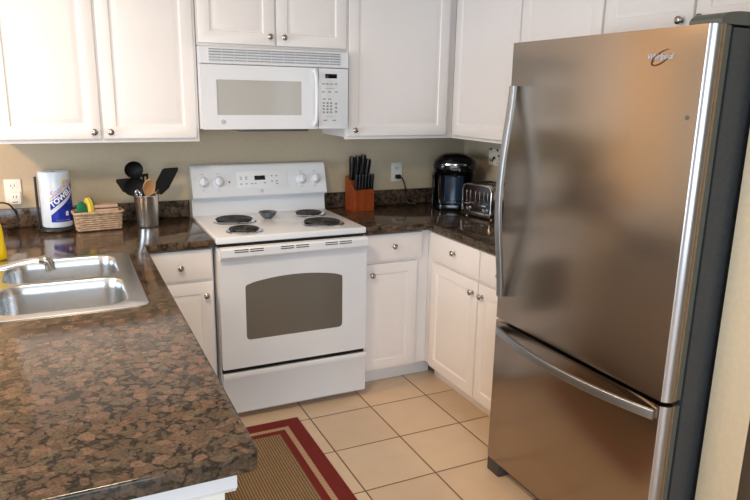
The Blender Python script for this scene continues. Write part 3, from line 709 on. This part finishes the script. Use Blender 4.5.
# ------------------------------------------------------------------ utensil crock
CX, CY = -0.245, -0.205
bm = nb(); lathe(bm, [(0.050, 0), (0.052, 0.002), (0.054, 0.02), (0.0600, 0.150), (0.0635, 0.156), (0.0635, 0.160), (0.0580, 0.158), (0.0575, 0.150), (0.0505, 0.010), (0.001, 0.009)], seg=40)
tag(obj('utensil_canister', bm, M['crock'], loc=(CX, CY, 0.9145)), 'brushed steel canister full of cooking utensils left of the stove', 'canister')
ZB = 0.9145
def utensil(name, label, foot, tip, head, m, hm=None, rh=0.006):
    """foot/tip relative to the crock base; head(bm) builds the head around the tip: local z runs along the handle"""
    f = Vector((CX+foot[0], CY+foot[1], ZB+foot[2])); p = Vector((CX+tip[0], CY+tip[1], ZB+tip[2]))
    t = thing(name, label, 'utensil', f); bm = nb(); sweep(bm, [f, f.lerp(p, 0.5), p], circ(rh, 10)); obj('handle', bm, hm or m, t, True)
    d = (p-f).normalized(); x = Vector((1, 0.15, 0)); x = (x-d*x.dot(d)).normalized(); y = d.cross(x)
    mt = Matrix(((x.x, y.x, d.x, p.x), (x.y, y.y, d.y, p.y), (x.z, y.z, d.z, p.z), (0, 0, 0, 1)))
    bm = nb(); head(bm); bmesh.ops.transform(bm, matrix=mt, verts=bm.verts); obj('head', bm, m, t, True); return t
def oval(w, h, th=0.006, dish=0.012):
    def f(bm):
        n = 24; rings = []
        for r, off in ((1.0, 0), (0.85, dish*0.5), (0.5, dish*0.9), (0.05, dish)):
            rings.append([(w*r*math.cos(2*PI*i/n), off, h+h*r*math.sin(2*PI*i/n)-0.004) for i in range(n)])
        back = [[(x, y+th, z) for x, y, z in r] for r in rings]
        loft(bm, rings[::-1]+back, True, True)
    return f
def blade(w0, w1, h, skew=0.0, slots=0):
    def f(bm):
        if slots:
            n = slots*2+1; bw = (w0+w1)/n
            for i in range(0, n, 2):
                x0 = -w1+2*w1*i/n; x1 = x0+2*w1/n; prism(bm, [(x0*0.8, 0.012), (x1*0.8, 0.012), (x1, h-0.012), (x0, h-0.012)], 'y', -0.002, 0.002)
            prism(bm, [(-w0, -0.004), (w0, -0.004), (w1*0.85, 0.014), (-w1*0.85, 0.014)], 'y', -0.002, 0.002); prism(bm, [(-w1, h-0.014), (w1, h-0.014), (w1, h), (-w1, h)], 'y', -0.002, 0.002)
        else:
            prism(bm, [(-w0, -0.004), (w0, -0.004), (w1, h*0.35), (w1, h-0.01+skew), (w1-0.008, h+skew), (-w1+0.008, h), (-w1, h-0.01), (-w1, h*0.35)], 'y', -0.002, 0.002, 0.001)
    return f
utensil('serving_spoon', 'black nylon serving spoon, largest head, leaning left in the steel canister', (0.015, -0.005, 0.015), (-0.042, -0.030, 0.168), oval(0.052, 0.046), M['blackmatte'])
utensil('ladle', 'black ladle standing highest at the back of the steel canister', (0.02, 0.02, 0.015), (-0.038, 0.022, 0.246), oval(0.045, 0.042, 0.008, 0.026), M['blackmatte'])
utensil('spatula', 'black spatula with a pointed corner, tilted furthest left in the canister', (0.030, -0.020, 0.015), (-0.058, -0.004, 0.170), blade(0.016, 0.040, 0.100, -0.03), M['blackmatte'])
utensil('pasta_server', 'black slotted server between the ladle and the wooden spoon', (-0.01, 0.025, 0.015), (-0.016, -0.005, 0.172), blade(0.012, 0.034, 0.095, 0, 3), M['blackmatte'])
utensil('wooden_spoon', 'light wooden spoon at the front of the steel canister', (0.0, 0.03, 0.015), (0.008, -0.045, 0.162), oval(0.029, 0.048, 0.008, 0.006), M['spoonwood'])
utensil('turner', 'black turner with a wide angled blade leaning right out of the canister', (-0.026, -0.01, 0.015), (0.062, 0.012, 0.165), blade(0.018, 0.036, 0.125, 0.035), M['blackmatte'])
def whisk(bm):
    for a in (0, PI/3, 2*PI/3):
        pts = spline([(0, 0, 0), (0.018*math.cos(a), 0.018*math.sin(a), 0.02), (0, 0, 0.046), (-0.018*math.cos(a), -0.018*math.sin(a), 0.02), (0, 0, 0)], 6)
        sweep(bm, pts, circ(0.0012, 6), up=(0.1, 0.2, 1))
utensil('whisk', 'small steel wire whisk at the front left of the canister', (0.0, 0.0, 0.015), (-0.036, -0.040, 0.150), whisk, M['chrome'], rh=0.004)
utensil('steel_tongs', 'pale blue steel handled tongs at the right rim of the canister', (0.0, 0.0, 0.015), (0.045, -0.030, 0.150), blade(0.007, 0.008, 0.040), M['chrome'], rh=0.005)

# ------------------------------------------------------------------ knife block and knives
KB = 0.10
kl = (0.961, -0.142, 0.9145)
km = Matrix.Translation(kl) @ Matrix.Rotation(KB, 4, 'Z')
t = thing('knife_block', 'orange-brown wooden knife block right of the stove', 'knife block', kl, KB)
prof = [(-0.058, 0), (-0.058, 0.118), (-0.030, 0.143), (0.035, 0.205), (0.064, 0.200), (0.064, 0)]
bm = nb(); prism(bm, prof, 'x', -0.064, 0.064, 0.003); obj('block', bm, M['wood'], t)
def knife(label, x, y, z, L, w_, th, name='kitchen_knife', tilt=-0.30, roll=0.0):
    mt = km @ Matrix.Translation((x, y, z)) @ Matrix.Rotation(-tilt*-1, 4, 'X') @ Matrix.Rotation(roll, 4, 'Y')
    k = bpy.data.objects.new(name, None); COL.objects.link(k); k.matrix_world = mt; tag(k, label, 'knife', 'knives in the block')
    bm = nb()
    sec = [(0.80, 0.0), (1.0, 0.012), (0.86, L*0.30), (0.95, L*0.6), (1.05, L*0.85), (0.85, L)]
    loft(bm, [[(p[0], p[1], s_[1]) for p in rrect(-th*s_[0], th*s_[0], -w_*s_[0], w_*s_[0], th*0.6*s_[0], 3)] for s_ in sec])
    obj('handle', bm, M['knifeblack'], k)
    bm = nb(); bx(bm, -0.001, 0.001, -w_*0.7, w_*0.7, -0.03, 0.001); obj('blade', bm, M['bladesteel'], k)
    return k
# steak knives in the low front row
for i in range(6):
    pos = ('leftmost', 'second from left', 'third from left', 'fourth from left', 'fifth from left', 'rightmost')[i]
    knife('short black-handled steak knife, %s of the front row in the knife block' % pos, -0.052+i*0.0208, -0.045, 0.131, 0.088, 0.011, 0.0095, 'steak_knife', tilt=0.10)
for x, L, w_, y, dsc, rl_ in ((-0.050, 0.135, 0.018, 0.012, 'long black-handled knife at the left end of the back row in the block', -0.03),
                      (-0.014, 0.138, 0.018, 0.016, 'black-handled knife second from left of the back row in the block', 0.0),
                      (0.020, 0.144, 0.017, 0.018, 'tallest black-handled knife, third in the back row of the block', 0.03),
                      (0.050, 0.118, 0.015, 0.012, 'shorter black-handled knife at the right end of the back row', 0.06)):
    knife(dsc, x, y, 0.182, L, w_, 0.0145, tilt=0.10, roll=rl_)

# ------------------------------------------------------------------ coffee maker
t = thing('coffee_maker', 'glossy black single-cup coffee maker in the corner of the counter', 'coffee maker', (1.552, -0.235, 0.9145), math.radians(-30))
def oring(z, x, y0, y1, r): return [(p[0], p[1], z) for p in rrect(-x, x, y0, y1, r, 6)]
bm = nb(); loft(bm, [oring(0.0, 0.112, -0.150, 0.125, 0.05), oring(0.012, 0.115, -0.153, 0.128, 0.05), oring(0.032, 0.112, -0.150, 0.126, 0.05), oring(0.036, 0.105, -0.143, 0.12, 0.045)]); obj('base', bm, M['blackgloss'], t)
bm = nb(); loft(bm, [oring(0.036, 0.113, -0.035, 0.122, 0.04), oring(0.19, 0.122, -0.040, 0.126, 0.04), oring(0.238, 0.127, -0.06, 0.126, 0.04)]); obj('column', bm, M['blackgloss'], t)
bm = nb(); loft(bm, [oring(0.206, 0.085, -0.125, 0.10, 0.06), oring(0.222, 0.118, -0.140, 0.122, 0.07), oring(0.250, 0.130, -0.150, 0.128, 0.08), oring(0.285, 0.126, -0.146, 0.124, 0.08), oring(0.312, 0.098, -0.125, 0.108, 0.07), oring(0.328, 0.066, -0.09, 0.078, 0.05), oring(0.333, 0.03, -0.045, 0.04, 0.02)]); hd = obj('brew_head', bm, M['blackgloss'], t, ang=60)
bm = nb()
pts = [Vector((0.133*math.sin(a), -0.02-0.137*math.cos(a), 0.262+0.012*math.cos(a))) for a in [-1.5+3.0*i/24 for i in range(25)]]
sweep(bm, pts, rrect(-0.004, 0.004, -0.007, 0.007, 0.003, 3)); obj('silver_handle', bm, M['brushchrome'], hd)
bm = nb(); loft(bm, [[(p[0], p[1], z) for p in rrect(-0.058, 0.058, -0.046, -0.0355, 0.005, 3)] for z in (0.045, 0.203)]); obj('front_panel', bm, mat('black_gloss_blue_reflection', (22, 44, 66), 0.12), t)  # blue daylight reflection painted into the panel's base colour
bm = nb(); cyl(bm, (0, -0.11, 0.20), (0, -0.11, 0.225), 0.022, 0.03); obj('spout', bm, M['black'], t)
bm = nb(); lathe(bm, [(0.052, 0.0362), (0.054, 0.040), (0.046, 0.041), (0.001, 0.041)], (0, -0.09, 0)); obj('drip_tray', bm, M['brushchrome'], t)
bm = nb(); loft(bm, [[(p[0], p[1], z) for p in rrect(-0.134, -0.1235, -0.06, 0.115, 0.006, 4)] for z in (0.002, 0.19)]); loft(bm, [[(p[0], p[1], z) for p in rrect(-0.136, -0.1235, -0.062, 0.118, 0.006, 4)] for z in (0.1905, 0.2)]); obj('water_tank', bm, mat('smoked_tank', (20, 30, 40), 0.08), t)
bm = nb()
tb = text_bm('Keurig', 0.022, 0.0006); absorb(bm, tb, Matrix.Translation((0, -0.1512, 0.248)) @ FACE_Y); obj('lettering', bm, M['greyprint'], hd)

# ------------------------------------------------------------------ toaster
t = thing('toaster', 'chrome four-slice toaster with two levers beside the coffee maker', 'toaster', (1.478, -0.592, 0.9145), math.radians(-80))
bm = nb()
def tring(y, s_): 
    return [(p[0], y, p[1]) for p in [(-0.104*s_, 0.018), (-0.110*s_, 0.03), (-0.108*s_, 0.155), (-0.100*s_, 0.176*s_+0.0), (-0.085*s_, 0.186*s_), (0.085*s_, 0.186*s_), (0.100*s_, 0.176*s_), (0.108*s_, 0.155), (0.110*s_, 0.03), (0.104*s_, 0.018)]]
loft(bm, [tring(0.012, 0.98), tring(0.016, 1.0), tring(0.205, 1.0), tring(0.21, 0.98)]); obj('shell', bm, M['brushchrome'], t)
bm = nb(); loft(bm, [[(p[0], y, p[1]) for p in [(-0.098, 0.022), (-0.100, 0.15), (-0.090, 0.170), (-0.078, 0.176), (0.078, 0.176), (0.090, 0.170), (0.100, 0.15), (0.098, 0.022)]] for y in (0.004, 0.0125)]); fp = obj('front_panel', bm, mat('dark_chrome', (0.16, 0.17, 0.18), 0.14, 1.0), t)
bm = nb(); sweep(bm, [Vector(p) for p in [(-0.103, 0.004, 0.02), (-0.105, 0.004, 0.15), (-0.094, 0.004, 0.174), (-0.078, 0.004, 0.181), (0.078, 0.004, 0.181), (0.094, 0.004, 0.174), (0.105, 0.004, 0.15), (0.103, 0.004, 0.02)]], circ(0.0045, 8), up=(0, 1, 0)); obj('front_trim', bm, M['brushchrome'], t)
bm = nb(); bx(bm, -0.108, 0.108, -0.004, 0.212, 0.006, 0.034, 0.004)
for x in (-0.09, 0.09):
    for y in (0.03, 0.18): cyl(bm, (x, y, 0), (x, y, 0.007), 0.01)
obj('base', bm, M['nickel'], t)
bm = nb()
for x in (-0.075, -0.048, -0.010, 0.022, 0.052, 0.078): bx(bm, x-0.0018, x+0.0018, 0.002, 0.005, 0.075 if abs(x) > 0.03 else 0.06, 0.150, 0.0008)
obj('slot_trim', bm, M['chrome'], fp)
for x in (-0.062, 0.062):
    bm = nb(); bx(bm, x-0.018, x+0.018, -0.020, 0.004, 0.070, 0.080, 0.003); obj('lever', bm, M['chrome'], t)
    bm = nb(); lathe(bm, [(0.014, 0), (0.014, 0.010), (0.012, 0.013), (0.001, 0.014)], mtx=Matrix.Translation((x, 0.004, 0.045)) @ Matrix.Rotation(PI/2, 4, 'X')); obj('dial', bm, M['chrome'], t)
bm = nb()
for x in (-0.072, -0.026, 0.026, 0.072): bx(bm, x-0.012, x+0.012, 0.035, 0.19, 0.183, 0.1875)
obj('bread_slot', bm, M['dark'], t)
for c in t.children_recursive:
    for v in c.data.vertices: v.co.x *= 1.09

# ------------------------------------------------------------------ outlets and cords
def outlet(name, label, x, z, y=0.0):
    t = thing(name, label, 'outlet', (x, y, z))
    bm = nb(); bx(bm, -0.037, 0.037, -0.006, -0.0005, -0.058, 0.058, 0.002); obj('wall_plate', bm, M['outlet'], t)
    for dz in (0.026, -0.026):
        bm = nb(); prism(bm, rrect(-0.017, 0.017, dz-0.017, dz+0.017, 0.008), 'y', -0.008, -0.006); s_ = obj('socket', bm, M['outlet'], t)
        bm = nb(); bx(bm, -0.009, -0.006, -0.0084, -0.0078, dz-0.004, dz+0.006); bx(bm, 0.006, 0.009, -0.0084, -0.0078, dz-0.004, dz+0.006); bx(bm, -0.002, 0.002, -0.0084, -0.0078, dz-0.012, dz-0.008); obj('prong_slots', bm, M['slot'], s_)
    return t
outlet('wall_outlet', 'white wall outlet behind the paper towels at the far left', -0.842, 1.092)
outlet('wall_outlet', 'white wall outlet with black plug between knife block and coffee maker', 1.273, 1.113)
t = thing('plug_adapter', 'small white plug-in night light in the lower socket of the left outlet', 'adapter', (-0.835, -0.009, 1.062))
bm = nb(); bx(bm, -0.026, 0.026, -0.030, -0.0005, -0.030, 0.026, 0.004); obj('housing', bm, M['outlet'], t)
bm = nb(); bx(bm, -0.008, -0.005, -0.0306, -0.0298, 0.0, 0.012); bx(bm, 0.005, 0.008, -0.0306, -0.0298, 0.0, 0.012); bx(bm, -0.012, 0.012, -0.0306, -0.0298, -0.022, -0.018); obj('prong_slots', bm, M['slot'], t)
t = thing('spotted_outlet_plate', 'cream wall plate with black spots on the right wall above the toaster', 'outlet', (XR, -0.345, 1.226), -PI/2)
bm = nb(); bx(bm, -0.058, 0.058, -0.007, -0.0005, -0.050, 0.050, 0.003); obj('wall_plate', bm, M['cow'], t)
bm = nb(); bx(bm, -0.034, -0.018, -0.009, -0.007, -0.012, 0.012, 0.001); bx(bm, 0.018, 0.034, -0.009, -0.007, -0.012, 0.012, 0.001); obj('switch', bm, M['outlet'], t)
t = thing('power_cord', 'black power cord hanging from the right outlet down to the counter', 'cord', (1.273, -0.01, 1.087))
bm = nb(); sweep(bm, spline([(1.273, -0.036, 1.087), (1.290, -0.045, 1.082), (1.312, -0.045, 1.04), (1.325, -0.040, 0.98), (1.330, -0.045, 0.935), (1.345, -0.060, 0.9195), (1.372, -0.085, 0.9185)], 8), circ(0.004, 8)); obj('cable', bm, M['cord'], t, True)
bm = nb(); bx(bm, 1.258, 1.290, -0.038, -0.0085, 1.074, 1.100, 0.006); obj('plug', bm, M['cord'], t, True)
bm = nb(); sweep(bm, spline([(-1.02, -0.10, 0.9195), (-0.99, -0.07, 0.96), (-0.95, -0.055, 1.03), (-0.90, -0.052, 1.044), (-0.862, -0.050, 1.032), (-0.838, -0.048, 0.99), (-0.832, -0.052, 0.94), (-0.840, -0.07, 0.9195), (-0.88, -0.12, 0.9190)], 8), circ(0.0042, 8))
tag(obj('black_cable', bm, M['cord']), 'black cable arching over the counter below the left outlet', 'cord')

# ------------------------------------------------------------------ rug
t = thing('rug', 'beige woven rug with dark red border in front of the stove', 'rug', (0.0, -1.35, 0))
RX0, RX1, RY0, RY1 = -0.405, 0.343, -2.05, -0.787
def frame(i0, i1, z0, z1):
    bm = nb(); a = (RX0+i0, RX1-i0, RY0+i0, RY1-i0); b = (RX0+i1, RX1-i1, RY0+i1, RY1-i1)
    bx(bm, a[0], a[1], b[3], a[3], z0, z1); bx(bm, a[0], a[1], a[2], b[2], z0, z1); bx(bm, a[0], b[0], b[2], b[3], z0, z1); bx(bm, b[1], a[1], b[2], b[3], z0, z1); return bm
obj('border', frame(0, 0.070, 0.0005, 0.007), M['rugred'], t, True)
obj('stripe', frame(0.0702, 0.095, 0.0005, 0.0072), M['rugstripe'], t, True)
obj('inner_border', frame(0.0952, 0.128, 0.0005, 0.007), M['rugred'], t, True)
bm = nb(); bx(bm, RX0+0.1282, RX1-0.1282, RY0+0.1282, RY1-0.1282, 0.0005, 0.007); obj('field', bm, M['weave'], t, True)
